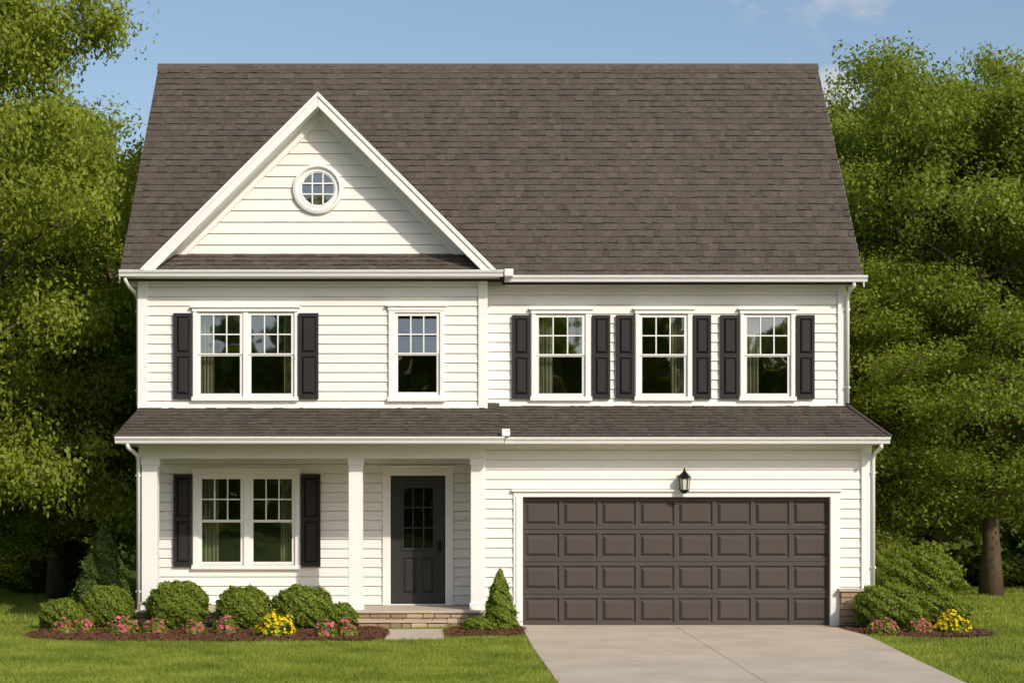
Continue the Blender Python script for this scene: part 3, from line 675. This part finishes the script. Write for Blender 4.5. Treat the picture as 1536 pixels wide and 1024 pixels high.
shrub('wild_shrub',1372,4.5,822,72,'large loose green bush behind the boxwoods right of the garage','shrub','leafB',14000,.075,rag=1.8)
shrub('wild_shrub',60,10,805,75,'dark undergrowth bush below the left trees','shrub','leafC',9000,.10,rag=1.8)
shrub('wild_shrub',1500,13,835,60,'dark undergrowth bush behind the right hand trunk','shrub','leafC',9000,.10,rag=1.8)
def wood(name,x0,x1,y0,y1,zt,n,leaf,label,mat='leafC'):
    x=RNG.uniform(x0,x1,n); y=RNG.uniform(y0,y1,n); top=zt*(.72+.16*np.sin(x*.55)+.12*np.sin(x*1.3+1)); z=RNG.random(n)**.85*top
    C=np.stack([x,y+1.2*np.sin(x*.9+z*.7)+.8*np.sin(z*1.7+x*2),z],1); Nn=RNG.normal(size=(n,3))+np.array([0,-.4,.5])
    t=.3+.3*np.sin(x*1.7+z*1.3)+.3*RNG.random(n); o=npmesh(name,leafquads(C,Nn,leaf,leaf*.7),t,M[mat]); tag(o,label,'woods',kind='stuff')
wood('woodland',-32,36,22,28,11,120000,.36,'dark mass of far woods behind the house and trees')
wood('woodland_opposite',-50,50,-84,-78,28,60000,.9,'woods across the street, mirrored in the window panes','leafA')

# ================================================================== LIGHT, SKY, CAMERA
az=math.radians(36); el=math.radians(34)
sv=Vector((math.sin(az)*math.cos(el),-math.cos(az)*math.cos(el),math.sin(el)))
ld=bpy.data.lights.new('sun','SUN'); ld.energy=3.25; ld.angle=math.radians(.9); ld.color=(1,.925,.81)
lo=bpy.data.objects.new('sun',ld); COL.objects.link(lo); lo.rotation_euler=sv.to_track_quat('Z','Y').to_euler(); lo.location=(20,-30,30)
w=bpy.data.worlds.new('World'); scene.world=w; w.use_nodes=True; nt=w.node_tree; nt.nodes.clear(); N=nt.nodes; Lk=nt.links
sky=N.new('ShaderNodeTexSky'); sky.sky_type='NISHITA'; sky.sun_disc=False; sky.sun_elevation=el; sky.sun_rotation=math.radians(144); sky.dust_density=2.2; sky.ozone_density=1.2
bg=N.new('ShaderNodeBackground'); bg.inputs[1].default_value=.14; out=N.new('ShaderNodeOutputWorld')
tc=N.new('ShaderNodeTexCoord')
def blob(px,py,rad):
    d=Vector(((px-VX)/F,1,(VY-py)/F)).normalized()
    vd=N.new('ShaderNodeVectorMath'); vd.operation='DISTANCE'; Lk.new(tc.outputs['Generated'],vd.inputs[0]); vd.inputs[1].default_value=d
    mr=N.new('ShaderNodeMapRange'); mr.interpolation_type='SMOOTHSTEP'; mr.inputs['From Min'].default_value=0; mr.inputs['From Max'].default_value=rad; mr.inputs['To Min'].default_value=1; mr.inputs['To Max'].default_value=0
    Lk.new(vd.outputs['Value'],mr.inputs['Value']); return mr.outputs[0]
def mth(op,a,b):
    m=N.new('ShaderNodeMath'); m.operation=op
    for i,v in enumerate((a,b)):
        if isinstance(v,(int,float)): m.inputs[i].default_value=v
        else: Lk.new(v,m.inputs[i])
    return m.outputs[0]
acc=None
for px,py,r,k in((1250,145,.026,1.5),(1262,175,.02,1.3),(1310,-5,.05,.6),(1230,0,.05,.6),(1120,-5,.04,.5),(1305,105,.016,.55),(1185,90,.012,.45),(140,240,.03,.7)):
    v=mth('MULTIPLY',blob(px,py,r),k); acc=v if acc is None else mth('MAXIMUM',acc,v)
nd=N.new('ShaderNodeTexNoise'); nd.inputs['Scale'].default_value=45; nd.inputs['Detail'].default_value=8; nd.inputs['Roughness'].default_value=.62
mp2=N.new('ShaderNodeMapping'); mp2.inputs['Scale'].default_value=(1,1,2); Lk.new(tc.outputs['Generated'],mp2.inputs[0]); Lk.new(mp2.outputs[0],nd.inputs['Vector'])
m1=mth('ADD',acc,nd.outputs['Fac'])
mr=N.new('ShaderNodeMapRange'); mr.interpolation_type='SMOOTHSTEP'; mr.inputs['From Min'].default_value=.85; mr.inputs['From Max'].default_value=1.45; mr.inputs['To Max'].default_value=.75
Lk.new(m1,mr.inputs['Value'])
mx=N.new('ShaderNodeMix'); mx.data_type='RGBA'; mx.inputs['B'].default_value=(4.9,4.8,4.7,1)
Lk.new(mr.outputs[0],mx.inputs['Factor']); Lk.new(sky.outputs[0],mx.inputs['A']); Lk.new(mx.outputs['Result'],bg.inputs[0]); Lk.new(bg.outputs[0],out.inputs[0])
cam=bpy.data.cameras.new('camera'); co=bpy.data.objects.new('camera',cam); COL.objects.link(co)
co.location=(0,-D0,CH); co.rotation_euler=(math.radians(90),0,0); cam.sensor_width=36; cam.lens=F/1536*36
cam.shift_y=(VY-512)/1536; cam.shift_x=(768-VX)/1536; cam.clip_end=2000; cam.clip_start=.1
scene.camera=co
scene.view_settings.view_transform='Standard'; scene.view_settings.look='None'; scene.view_settings.exposure=0
